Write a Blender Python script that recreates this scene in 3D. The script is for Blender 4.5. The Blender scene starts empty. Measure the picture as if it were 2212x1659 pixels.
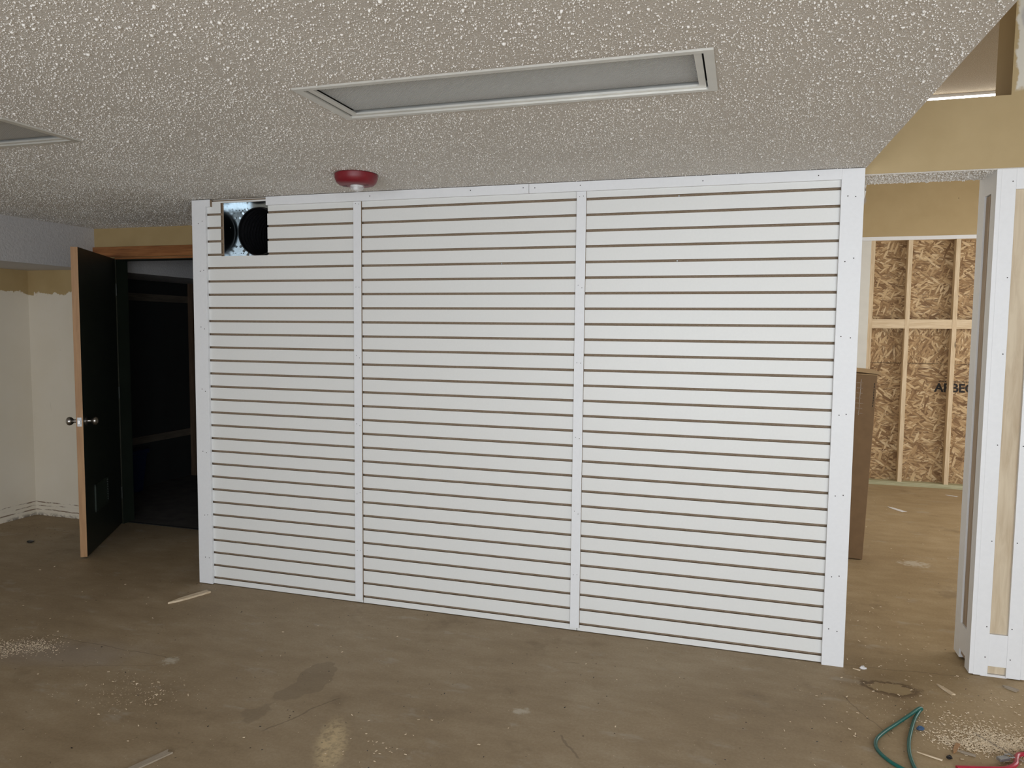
import bpy, bmesh, math, random
import numpy as np
from mathutils import Matrix, Vector
random.seed(7)
rng = np.random.default_rng(7)
S = bpy.context.scene
COL = S.collection

# ------------------------------------------------------------------ camera
CAM = (1.9706, -3.6602, 1.5405)
MR = ((0.95566, 0.29429, 0.01021), (0.03159, -0.06801, -0.99718), (-0.29277, 0.95329, -0.07429))
cd = bpy.data.cameras.new('camera'); cam = bpy.data.objects.new('camera', cd); COL.objects.link(cam)
cd.sensor_width = 36.0; cd.lens = 26.319; cd.clip_start = 0.05
r_, d_, f_ = (Vector(v) for v in MR)
cam.matrix_world = Matrix(((r_.x, -d_.x, -f_.x, CAM[0]), (r_.y, -d_.y, -f_.y, CAM[1]), (r_.z, -d_.z, -f_.z, CAM[2]), (0, 0, 0, 1)))
S.camera = cam

# ------------------------------------------------------------------ world, lights, exposure
w = bpy.data.worlds.new('sky'); S.world = w; w.use_nodes = True
w.node_tree.nodes['Background'].inputs[0].default_value = (0.80, 0.90, 1.0, 1)
w.node_tree.nodes['Background'].inputs[1].default_value = 1.0
S.view_settings.view_transform = 'Standard'; S.view_settings.look = 'None'
S.view_settings.gamma = 1.0; S.view_settings.use_curve_mapping = False
S.view_settings.exposure = 0.13
S.cycles.max_bounces = 5; S.cycles.diffuse_bounces = 3; S.cycles.glossy_bounces = 3; S.cycles.transmission_bounces = 5; S.cycles.caustics_reflective = False; S.cycles.caustics_refractive = False

def area(name, loc, rot, sx, sy, power, color):
    l = bpy.data.lights.new(name, 'AREA'); l.shape = 'RECTANGLE'; l.size = sx; l.size_y = sy
    l.energy = power; l.color = color
    o = bpy.data.objects.new(name, l); COL.objects.link(o); o.location = loc; o.rotation_euler = rot
    return o
# daylight standing in the shop windows behind the photographer
area('window_daylight', (1.1, -6.62, 1.10), (math.radians(90), 0, 0), 2.6, 1.7, 116, (0.89, 0.945, 1.0))
area('window_daylight_tall', (4.2, -6.62, 1.50), (math.radians(90), 0, 0), 3.2, 2.7, 158, (0.87, 0.935, 1.0))
# daylight from the window in the side wall of the back room
area('window_daylight_back', (5.92, 2.4, 1.55), (math.radians(90), 0, math.radians(90)), 2.6, 1.8, 60, (1.0, 0.965, 0.90))

# ------------------------------------------------------------------ node helpers
class NT:
    def __init__(s, name):
        s.m = bpy.data.materials.new(name); s.m.use_nodes = True
        s.t = s.m.node_tree; s.n = s.t.nodes; s.b = s.n['Principled BSDF']
        s._c = None
    def new(s, t, **k):
        n = s.n.new(t)
        for a, v in k.items(): setattr(n, a, v)
        return n
    def link(s, a, b): s.t.links.new(a, b)
    def put(s, sock, v):
        if isinstance(v, bpy.types.NodeSocket): s.link(v, sock)
        else:
            if sock.type == 'RGBA' and len(v) == 3: v = (*v, 1)
            sock.default_value = v
    def coord(s):
        if s._c is None: s._c = s.new('ShaderNodeTexCoord').outputs['Object']
        return s._c
    def world(s):
        return s.new('ShaderNodeNewGeometry').outputs['Position']
    def mapping(s, vec, scale=(1, 1, 1), rot=(0, 0, 0), loc=(0, 0, 0)):
        n = s.new('ShaderNodeMapping'); s.put(n.inputs['Vector'], vec)
        n.inputs['Scale'].default_value = scale; n.inputs['Rotation'].default_value = rot; n.inputs['Location'].default_value = loc
        return n.outputs[0]
    def noise(s, vec, scale, detail=3, rough=0.55, dist=0.0):
        n = s.new('ShaderNodeTexNoise'); s.put(n.inputs['Vector'], vec)
        n.inputs['Scale'].default_value = scale; n.inputs['Detail'].default_value = detail
        n.inputs['Roughness'].default_value = rough; n.inputs['Distortion'].default_value = dist
        return n.outputs['Fac']
    def math(s, op, a, b=0.0, c=None, clamp=False):
        n = s.new('ShaderNodeMath', operation=op, use_clamp=clamp)
        s.put(n.inputs[0], a); s.put(n.inputs[1], b)
        if c is not None: s.put(n.inputs[2], c)
        return n.outputs[0]
    def step(s, v, lo, hi):
        n = s.new('ShaderNodeMapRange', interpolation_type='SMOOTHSTEP'); s.put(n.inputs[0], v)
        n.inputs[1].default_value = lo; n.inputs[2].default_value = hi
        return n.outputs[0]
    def ramp(s, v, stops):
        n = s.new('ShaderNodeValToRGB'); s.put(n.inputs[0], v)
        e = n.color_ramp.elements
        while len(e) < len(stops): e.new(0.5)
        for el, (p, c) in zip(e, stops): el.position = p; el.color = (*c, 1)
        return n.outputs[0]
    def mix(s, fac, a, b, mode='MIX'):
        n = s.new('ShaderNodeMix', data_type='RGBA', blend_type=mode)
        s.put(n.inputs[0], fac); s.put(n.inputs[6], a); s.put(n.inputs[7], b)
        return n.outputs[2]
    def bump(s, h, strength=0.3, dist=0.002):
        n = s.new('ShaderNodeBump'); n.inputs['Strength'].default_value = strength; n.inputs['Distance'].default_value = dist
        s.put(n.inputs['Height'], h); s.link(n.outputs[0], s.b.inputs['Normal'])
    def sep(s, vec):
        n = s.new('ShaderNodeSeparateXYZ'); s.put(n.inputs[0], vec); return n.outputs
    def done(s, color=None, rough=0.5, metal=0.0, spec=None, **k):
        if color is not None: s.put(s.b.inputs['Base Color'], color)
        s.put(s.b.inputs['Roughness'], rough); s.put(s.b.inputs['Metallic'], metal)
        if spec is not None: s.b.inputs['Specular IOR Level'].default_value = spec
        for a, v in k.items(): s.b.inputs[a.replace('_', ' ')].default_value = v
        return s.m

def plain(name, c, rough=0.5, metal=0.0, var=0.06, scale=40, bump=0.0, spec=None, **k):
    t = NT(name); n = t.noise(t.coord(), scale, 4)
    c2 = tuple(x * (1 - var) for x in c); c1 = tuple(min(1, x * (1 + var)) for x in c)
    col = t.ramp(n, [(0.3, c2), (0.7, c1)])
    if bump: t.bump(n, bump, 0.001)
    return t.done(col, rough, metal, spec, **k)

def wood(name, dark, light, axis='z', scale=10, stretch=14, rough=0.6, knots=False):
    t = NT(name)
    oi = t.new('ShaderNodeObjectInfo').outputs['Random']
    cmb = t.new('ShaderNodeCombineXYZ')
    for i in range(3): t.put(cmb.inputs[i], t.math('MULTIPLY', oi, 7.0 + 5 * i))
    vm = t.new('ShaderNodeVectorMath', operation='ADD'); t.put(vm.inputs[0], t.coord()); t.put(vm.inputs[1], cmb.outputs[0])
    sc = [stretch] * 3; sc['xyz'.index(axis)] = 1.0
    v = t.mapping(vm.outputs[0], scale=tuple(sc))
    n = t.noise(v, scale, 5, 0.6, 0.6)
    n2 = t.noise(v, scale * 0.25, 2)
    col = t.ramp(t.math('ADD', t.math('MULTIPLY', n, 0.6), t.math('MULTIPLY', n2, 0.4)), [(0.34, dark), (0.62, light)])
    if knots:
        vk = t.mapping(vm.outputs[0], scale=(9, 9, 3.2))
        vo = t.new('ShaderNodeTexVoronoi'); t.put(vo.inputs['Vector'], vk); vo.inputs['Scale'].default_value = 1.0
        col = t.mix(t.step(vo.outputs['Distance'], 0.13, 0.06), col, tuple(x * 0.4 for x in dark))
    t.bump(n, 0.15, 0.001)
    return t.done(col, rough)

def ellipse(t, xy, cx, cy, rx, ry, ang, soft, nz, namt):
    """1 inside an uneven spot on the floor, 0 outside"""
    v = t.new('ShaderNodeVectorMath', operation='SUBTRACT'); t.put(v.inputs[0], xy); v.inputs[1].default_value = (cx, cy, 0)
    m = t.mapping(v.outputs[0], scale=(1, 1, 1), rot=(0, 0, -ang))
    m2 = t.new('ShaderNodeVectorMath', operation='MULTIPLY'); t.put(m2.inputs[0], m); m2.inputs[1].default_value = (1 / rx, 1 / ry, 0)
    ln = t.new('ShaderNodeVectorMath', operation='LENGTH'); t.put(ln.inputs[0], m2.outputs[0])
    d = t.math('ADD', ln.outputs['Value'], t.math('MULTIPLY', t.math('SUBTRACT', nz, 0.5), namt))
    return t.step(d, 1 + soft, 1 - soft), d

def line_mask(t, xy, ax, ay, bx, by, width, nz, wob):
    L = math.hypot(bx - ax, by - ay); an = math.atan2(by - ay, bx - ax)
    v = t.new('ShaderNodeVectorMath', operation='SUBTRACT'); t.put(v.inputs[0], xy); v.inputs[1].default_value = ((ax + bx) / 2, (ay + by) / 2, 0)
    m = t.mapping(v.outputs[0], rot=(0, 0, -an)); q = t.sep(m)
    yy = t.math('ABSOLUTE', t.math('ADD', q[1], t.math('MULTIPLY', t.math('SUBTRACT', nz, 0.5), wob)))
    a = t.step(yy, width, width * 0.3)
    b = t.step(t.math('ABSOLUTE', q[0]), L / 2, L / 2 * 0.85)
    return t.math('MULTIPLY', a, b)

MAT = {}
def build_materials():
    M = MAT
    M['slat'] = plain('slat_white', (0.80, 0.795, 0.775), 0.38, var=0.012, scale=90, spec=0.4)
    M['trim'] = plain('trim_white', (0.83, 0.83, 0.845), 0.42, var=0.015, scale=60, spec=0.4)
    M['drywall'] = plain('drywall_white', (0.74, 0.72, 0.67), 0.85, var=0.03, scale=12)
    # raw fibreboard
    t = NT('fibreboard'); v = t.mapping(t.coord(), scale=(60, 60, 400)); n = t.noise(v, 3, 4, 0.7)
    n2 = t.noise(t.mapping(t.coord(), scale=(1, 1, 30)), 60, 2)
    M['mdf'] = t.done(t.ramp(t.math('ADD', t.math('MULTIPLY', n, 0.5), t.math('MULTIPLY', n2, 0.5)), [(0.38, (0.17, 0.115, 0.072)), (0.52, (0.29, 0.21, 0.14)), (0.66, (0.44, 0.345, 0.245))]), 0.9)
    # popcorn ceiling base and grains
    t = NT('ceiling_paint'); n = t.noise(t.coord(), 160, 3, 0.6); n2 = t.noise(t.coord(), 1.2, 3)
    col = t.ramp(t.math('ADD', t.math('MULTIPLY', n, 0.3), t.math('MULTIPLY', n2, 0.7)), [(0.35, (0.69, 0.64, 0.58)), (0.65, (0.75, 0.70, 0.64))])
    t.bump(t.noise(t.coord(), 220, 3, 0.65), 0.9, 0.006); M['ceiling'] = t.done(col, 0.9, spec=0.2)
    M['grain'] = plain('popcorn_grain', (0.80, 0.765, 0.72), 0.7, var=0.03, scale=80, spec=0.5)
    t = NT('dim_ceiling_shade'); n = t.noise(t.coord(), 150, 3, 0.6); t.bump(n, 0.9, 0.008)
    M['dim_ceiling'] = t.done(t.ramp(n, [(0.3, (0.30, 0.235, 0.155)), (0.7, (0.40, 0.32, 0.225))]), 0.9, spec=0.2)  # dim bounced light on the high ceiling put into this brown
    t = NT('soffit_paint'); n = t.noise(t.coord(), 70, 4, 0.6); t.bump(n, 0.7, 0.006)
    M['soffit'] = t.done(t.ramp(n, [(0.3, (0.55, 0.525, 0.52)), (0.7, (0.61, 0.585, 0.575))]), 0.8)
    # yellow and cream walls, the yellow rolled down to a ragged line
    t = NT('old_wall_paint'); P = t.world(); q = t.sep(P)
    nz = t.noise(t.mapping(P, scale=(1, 1, 0.5)), 11, 5, 0.65)
    edge = t.math('ADD', q[2], t.math('MULTIPLY', t.math('SUBTRACT', nz, 0.5), 0.16))
    up = t.step(edge, 1.770, 1.779)
    n = t.noise(P, 6, 4); yel = t.ramp(n, [(0.3, (0.43, 0.305, 0.140)), (0.7, (0.47, 0.340, 0.165))])
    cre = t.ramp(t.noise(P, 3, 4), [(0.3, (0.77, 0.69, 0.565)), (0.7, (0.81, 0.735, 0.62))])
    col = t.mix(up, cre, yel)
    # adhesive left by the pulled-off baseboard, and grime at the foot
    gl = None
    for zc_, ph in ((0.048, 0), (0.082, 3), (0.108, 6)):
        nn = t.noise(t.mapping(P, scale=(1, 1, 0), loc=(ph, ph, ph)), 2.2, 3)
        dz = t.math('ABSOLUTE', t.math('SUBTRACT', t.math('SUBTRACT', q[2], zc_), t.math('MULTIPLY', t.math('SUBTRACT', nn, 0.5), 0.03)))
        k = t.math('MULTIPLY', t.step(dz, 0.0062, 0.0035), t.step(t.noise(t.mapping(P, scale=(1, 1, 6), loc=(ph, 1, 0)), 5, 4, 0.7), 0.47, 0.58))
        gl = k if gl is None else t.math('MAXIMUM', gl, k)
    col = t.mix(t.math('MULTIPLY', gl, 0.85), col, (0.18, 0.105, 0.055))
    gr = t.math('MULTIPLY', t.step(q[2], 0.035, 0.0), t.step(t.noise(P, 22, 4, 0.7), 0.42, 0.6))
    col = t.mix(t.math('MULTIPLY', gr, 0.8), col, (0.09, 0.065, 0.045))
    sc = t.math('MULTIPLY', t.step(t.noise(t.mapping(P, scale=(60, 60, 4)), 1, 2, 0.5, 1.5), 0.735, 0.77), t.step(t.noise(P, 2.0, 2), 0.5, 0.6))
    col = t.mix(t.math('MULTIPLY', sc, 0.5), col, (0.25, 0.20, 0.15))
    t.bump(t.noise(P, 180, 3), 0.15, 0.002); M['old_wall'] = t.done(col, 0.75)
    # yellow upper wall with a primed white area
    t = NT('yellow_wall'); P = t.world(); q = t.sep(P); n = t.noise(P, 5, 4)
    col = t.ramp(n, [(0.3, (0.455, 0.338, 0.175)), (0.7, (0.495, 0.372, 0.200))])
    nz = t.math('MULTIPLY', t.math('SUBTRACT', t.noise(P, 16, 4, 0.65), 0.5), 0.05)
    pr = t.math('MULTIPLY', t.math('MULTIPLY', t.step(t.math('ADD', q[0], nz), 3.04, 3.05), t.step(t.math('ADD', q[2], nz), 2.565, 2.585)), t.step(q[1], 2.0, 1.0))
    col = t.mix(pr, col, (0.70, 0.66, 0.58))
    sm, _ = ellipse(t, t.mapping(P, rot=(math.radians(-90), 0, 0)), 3.075, 2.86, 0.022, 0.05, 0.2, 0.3, t.noise(P, 40, 3), 0.6)
    col = t.mix(t.math('MULTIPLY', sm, 0.7), col, (0.42, 0.40, 0.40))
    dots = t.new('ShaderNodeTexVoronoi'); t.put(dots.inputs['Vector'], P); dots.inputs['Scale'].default_value = 5.5
    col = t.mix(t.step(dots.outputs['Distance'], 0.028, 0.018), col, (0.10, 0.075, 0.05))
    t.bump(t.noise(P, 150, 3), 0.12, 0.002); M['yellow'] = t.done(col, 0.75)
    # concrete floor
    t = NT('stained_concrete'); P = t.world()
    xy = t.new('ShaderNodeVectorMath', operation='MULTIPLY'); t.put(xy.inputs[0], P); xy.inputs[1].default_value = (1, 1, 0); xy = xy.outputs[0]
    nA = t.noise(xy, 0.9, 3, 0.6); nB = t.noise(t.mapping(xy, scale=(1, 2.2, 1)), 4.5, 4, 0.65); nC = t.noise(xy, 90, 2, 0.7)
    mixv = t.math('ADD', t.math('ADD', t.math('MULTIPLY', nA, 0.40), t.math('MULTIPLY', nB, 0.38)), t.math('MULTIPLY', nC, 0.22))
    col = t.ramp(mixv, [(0.34, (0.255, 0.182, 0.105)), (0.50, (0.345, 0.258, 0.160)), (0.66, (0.435, 0.345, 0.235))])
    # warmer, ochre tone towards the back room
    qx = t.sep(xy); warm = t.step(t.math('ADD', qx[0], t.math('MULTIPLY', nA, 0.8)), 2.4, 3.4)
    col = t.mix(t.math('MULTIPLY', warm, 0.55), col, t.ramp(mixv, [(0.34, (0.345, 0.232, 0.110)), (0.50, (0.455, 0.325, 0.168)), (0.66, (0.55, 0.41, 0.235))]))
    nz = t.noise(xy, 7, 3, 0.65); nf = t.noise(xy, 30, 3, 0.7)
    # pale worn smears
    sm = t.math('MULTIPLY', t.step(t.noise(t.mapping(xy, scale=(2, 4.5, 1), rot=(0, 0, 0.5)), 1.8, 4, 0.7), 0.57, 0.72), 0.42)
    col = t.mix(sm, col, (0.46, 0.40, 0.32))
    dk = t.math('MULTIPLY', t.step(t.noise(xy, 2.6, 4, 0.7), 0.56, 0.74), 0.45)
    col = t.mix(dk, col, (0.175, 0.12, 0.066))
    def spot(c, a, col, *g):
        m, _ = ellipse(t, xy, *g); return t.mix(t.math('MULTIPLY', m, a), col, c)
    # dark patch with a ragged edge
    col = spot((0.185, 0.138, 0.088), 0.40, col, 0.205, -0.96, 0.07, 0.24, -0.10, 0.06, t.noise(xy, 4, 3, 0.6), 3.2)
    # ring-shaped stain in front of the passage
    m, d = ellipse(t, xy, 2.636, -0.172, 0.088, 0.052, -0.12, 0.07, t.math('ADD', t.math('MULTIPLY', nz, 1.1), t.math('SUBTRACT', t.math('MULTIPLY', nf, 0.7), 0.4)), 1.25)
    ring = t.math('MULTIPLY', t.step(d, 1.60, 1.12), t.step(d, 0.90, 1.04))
    col = t.mix(t.math('MULTIPLY', ring, 0.72), col, (0.105, 0.060, 0.030)); col = t.mix(t.math('MULTIPLY', m, 0.45), col, (0.40, 0.295, 0.155))
    # dusty white spots
    for (cx, cy, rx, ry, a) in ((3.11, 1.81, 0.075, 0.055, 0.0), (-0.50, -0.93, 0.03, 0.03, 0.0), (1.16, -0.86, 0.03, 0.02, 0.2)):
        col = spot((0.66, 0.60, 0.50), 0.6, col, cx, cy, rx, ry, a, 0.6, nf, 4.0)
    # sawdust film
    m, _ = ellipse(t, xy, 0.565, -1.31, 0.055, 0.17, 0.42, 0.35, nf, 1.9)
    col = t.mix(t.math('MULTIPLY', t.math('MULTIPLY', m, 0.9), t.step(nf, 0.30, 0.62)), col, (0.66, 0.51, 0.30))
    col = spot((0.34, 0.285, 0.245), 0.45, col, -1.05, -1.02, 0.36, 0.12, 0.25, 0.6, nz, 1.2)
    col = spot((0.44, 0.33, 0.20), 0.5, col, 2.92, -0.52, 0.24, 0.13, 0.1, 0.5, nf, 1.2)
    # scribed lines, cracks and scuffs
    for (ax, ay, bx, by, wd) in ((-1.31, -0.885, -0.45, -0.90, 0.004), (-0.95, -1.14, -0.50, -0.98, 0.003), (0.26, -1.32, 0.42, -0.98, 0.006), (2.46, 0.02, 2.99, 0.05, 0.004), (2.42, -0.30, 2.56, -0.62, 0.004), (1.35, -0.98, 1.46, -1.12, 0.007), (1.22, -0.38, 1.30, -0.36, 0.003)):
        col = t.mix(t.math('MULTIPLY', line_mask(t, xy, ax, ay, bx, by, wd, nz, 0.05), 0.42), col, (0.10, 0.07, 0.045))
    pk = t.new('ShaderNodeTexVoronoi'); t.put(pk.inputs['Vector'], xy); pk.inputs['Scale'].default_value = 17
    col = t.mix(t.math('MULTIPLY', t.step(pk.outputs['Distance'], 0.075, 0.04), t.step(t.noise(xy, 9, 2), 0.5, 0.56)), col, (0.075, 0.052, 0.034))
    t.bump(t.math('ADD', t.math('MULTIPLY', nB, 0.6), t.math('MULTIPLY', nC, 0.25)), 0.28, 0.004)
    M['floor'] = t.done(col, t.math('ADD', 0.50, t.math('MULTIPLY', nB, 0.32)), spec=0.35)
    # oriented strand board: strands in three directions
    def osb(name, tilt):
        t = NT(name); c = t.coord(); lay = []
        wv = t.noise(c, 5, 3)
        for i, an in enumerate((0.05, 0.55, -0.62, -0.18, 1.25)):
            dv = t.new('ShaderNodeVectorMath', operation='ADD'); t.put(dv.inputs[0], t.mapping(c, scale=(1, 0, 1), rot=(0, an + tilt, 0), loc=(i * 3.1, 0, i * 1.7)))
            t.put(dv.inputs[1], t.mapping(wv, scale=(0.05, 0, 0.05)))
            v = t.mapping(dv.outputs[0], scale=(11.0 + 2 * (i % 2), 1, 74 - 11 * (i % 3)))
            vo = t.new('ShaderNodeTexVoronoi'); t.put(vo.inputs['Vector'], v); vo.inputs['Scale'].default_value = 1.0; vo.inputs['Randomness'].default_value = 1.0
            g = t.sep(vo.outputs['Color']); lay.append((g[0], g[1], vo.outputs['Distance']))
        def mixf(f, a, b): return t.math('ADD', t.math('MULTIPLY', a, t.math('SUBTRACT', 1.0, f)), t.math('MULTIPLY', b, f))
        sel, ed = lay[0][0], lay[0][2]
        for k, lim in ((3, 0.45), (1, 0.70), (2, 0.72), (4, 0.88)):
            pk_ = t.math('GREATER_THAN', lay[k][1], lim); sel = mixf(pk_, sel, lay[k][0]); ed = mixf(pk_, ed, lay[k][2])
        fine = t.noise(t.mapping(c, scale=(9, 1, 150), rot=(0, tilt, 0)), 2.0, 4, 0.7)
        col = t.ramp(t.math('ADD', t.math('MULTIPLY', sel, 0.62), t.math('MULTIPLY', fine, 0.38)), [(0.15, (0.16, 0.082, 0.034)), (0.34, (0.31, 0.185, 0.085)), (0.52, (0.44, 0.285, 0.142)), (0.70, (0.58, 0.41, 0.225)), (0.88, (0.74, 0.58, 0.37))])
        col = t.mix(t.math('MULTIPLY', t.step(ed, 0.45, 0.85), 0.6), col, (0.12, 0.058, 0.024))
        t.bump(t.math('ADD', sel, fine), 0.5, 0.003)
        return t.done(col, 0.7)
    M['osb'] = osb('strand_board', 0.0); M['osb_up'] = osb('strand_board_upright', math.radians(90))
    M['pine'] = wood('pine', (0.58, 0.42, 0.25), (0.76, 0.61, 0.42), 'z', 9, 16, knots=True)
    M['pine_x'] = wood('pine_across', (0.58, 0.42, 0.25), (0.76, 0.61, 0.42), 'x', 9, 16)
    M['treated'] = wood('treated_pine', (0.36, 0.34, 0.20), (0.50, 0.48, 0.31), 'x', 9, 14)
    M['ply'] = wood('plywood_face', (0.50, 0.385, 0.255), (0.66, 0.55, 0.40), 'z', 5, 9)
    M['ply_core'] = wood('raw_plywood', (0.30, 0.215, 0.145), (0.46, 0.35, 0.25), 'z', 6, 12)
    M['casing'] = wood('stained_casing', (0.20, 0.070, 0.022), (0.40, 0.165, 0.055), 'x', 6, 16, 0.4)
    M['door_edge'] = wood('door_edge_wood', (0.34, 0.175, 0.075), (0.46, 0.26, 0.12), 'z', 6, 12, 0.55)
    M['door'] = plain('door_green', (0.017, 0.023, 0.016), 0.45, var=0.15, scale=6)
    M['grille'] = plain('grille_green', (0.035, 0.048, 0.035), 0.4, var=0.1)
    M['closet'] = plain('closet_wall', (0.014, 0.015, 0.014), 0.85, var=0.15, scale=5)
    M['closet_floor_dim'] = plain('closet_floor_dim', (0.075, 0.066, 0.060), 0.8, var=0.3, scale=9)  # shade of the unlit closet put into the colour of its floor
    M['old_board'] = wood('old_board', (0.07, 0.055, 0.04), (0.15, 0.12, 0.09), 'y', 6, 10)
    M['old_post'] = wood('old_post', (0.10, 0.06, 0.035), (0.17, 0.11, 0.07), 'z', 6, 10)
    M['tote'] = plain('tote_blue', (0.010, 0.017, 0.05), 0.4, var=0.1)
    M['nickel'] = plain('brushed_nickel', (0.42, 0.40, 0.38), 0.28, 1.0, var=0.05, scale=150)
    M['steel'] = plain('latch_steel', (0.36, 0.36, 0.36), 0.45, 0.8, var=0.12, scale=80)
    M['galv'] = plain('galvanised_sheet', (0.50, 0.55, 0.58), 0.20, 1.0, var=0.06, scale=18)
    M['black'] = plain('black_duct', (0.008, 0.008, 0.009), 0.35, var=0.3, scale=60)
    M['alu'] = plain('lamp_frame_metal', (0.66, 0.64, 0.59), 0.38, 0.45, var=0.05, scale=10)
    M['dark'] = plain('dark_gap', (0.02, 0.02, 0.02), 0.8)
    t = NT('moire_lens'); n = t.new('ShaderNodeTexWave', wave_type='BANDS', bands_direction='X', wave_profile='SIN'); t.put(n.inputs['Vector'], t.coord()); n.inputs['Scale'].default_value = 38
    t.bump(n.outputs['Fac'], 1.0, 0.006); M['lens_moire'] = t.done(t.ramp(n.outputs['Fac'], [(0.15, (0.42, 0.40, 0.37)), (0.85, (0.68, 0.66, 0.62))]), 0.4)  # prismatic lens, its moire painted as light and dark bands
    t = NT('prismatic_lens'); c = t.coord()
    wv = [t.new('ShaderNodeTexWave', wave_type='BANDS', bands_direction='X', wave_profile='TRI') for _ in range(2)]
    for i, n in enumerate(wv):
        t.put(n.inputs['Vector'], t.mapping(c, rot=(0, 0, math.radians(45 + 90 * i)))); n.inputs['Scale'].default_value = 62
    h = t.math('ADD', wv[0].outputs['Fac'], wv[1].outputs['Fac'])
    t.bump(h, 0.8, 0.004); M['lens'] = t.done(t.ramp(h, [(0.2, (0.52, 0.52, 0.51)), (0.9, (0.70, 0.70, 0.69))]), 0.35)
    M['red'] = plain('alarm_red', (0.19, 0.008, 0.016), 0.45, var=0.08)
    t = NT('clear_dome'); M['dome'] = t.done((0.93, 0.94, 0.95), 0.05, IOR=1.45, Alpha=0.28)
    M['reflector'] = plain('flash_reflector', (0.88, 0.88, 0.88), 0.3, 0.0)
    M['card'] = plain('cardboard', (0.235, 0.145, 0.075), 0.8, var=0.07, scale=14)
    M['card_in'] = plain('cardboard_inner', (0.52, 0.36, 0.20), 0.8, var=0.07, scale=14)
    M['tape'] = plain('clear_tape', (0.32, 0.23, 0.14), 0.2, var=0.1)
    M['ink'] = plain('print_ink', (0.018, 0.015, 0.014), 0.8, var=0.2)
    M['paper'] = plain('paper_white', (0.78, 0.76, 0.76), 0.7)
    M['cable'] = plain('cable_white', (0.72, 0.70, 0.66), 0.4)
    M['hose'] = plain('hose_green', (0.010, 0.115, 0.095), 0.33, var=0.15, scale=60)
    M['redhose'] = plain('hose_red', (0.42, 0.02, 0.045), 0.35, var=0.1)
    M['chip'] = wood('wood_chip', (0.58, 0.44, 0.28), (0.82, 0.68, 0.50), 'x', 30, 3)
    M['chip_grey'] = wood('weathered_strip', (0.28, 0.225, 0.165), (0.42, 0.35, 0.27), 'x', 12, 10)
    M['saw'] = plain('sawdust', (0.82, 0.68, 0.50), 0.95, var=0.15, scale=200)
    M['bluebit'] = plain('blue_plastic', (0.05, 0.10, 0.19), 0.25, var=0.3, scale=120)
    M['blackbit'] = plain('black_scrap', (0.012, 0.012, 0.014), 0.3)
    M['frame'] = plain('window_frame', (0.10, 0.10, 0.11), 0.4)
    t = NT('lamp_tube'); M['tube'] = t.done((0.9, 0.9, 0.9), 0.5, Emission_Color=(0.93, 0.97, 1.0, 1), Emission_Strength=9.0)
    M['nail'] = plain('nail_hole', (0.06, 0.05, 0.05), 0.8)
build_materials()

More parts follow.
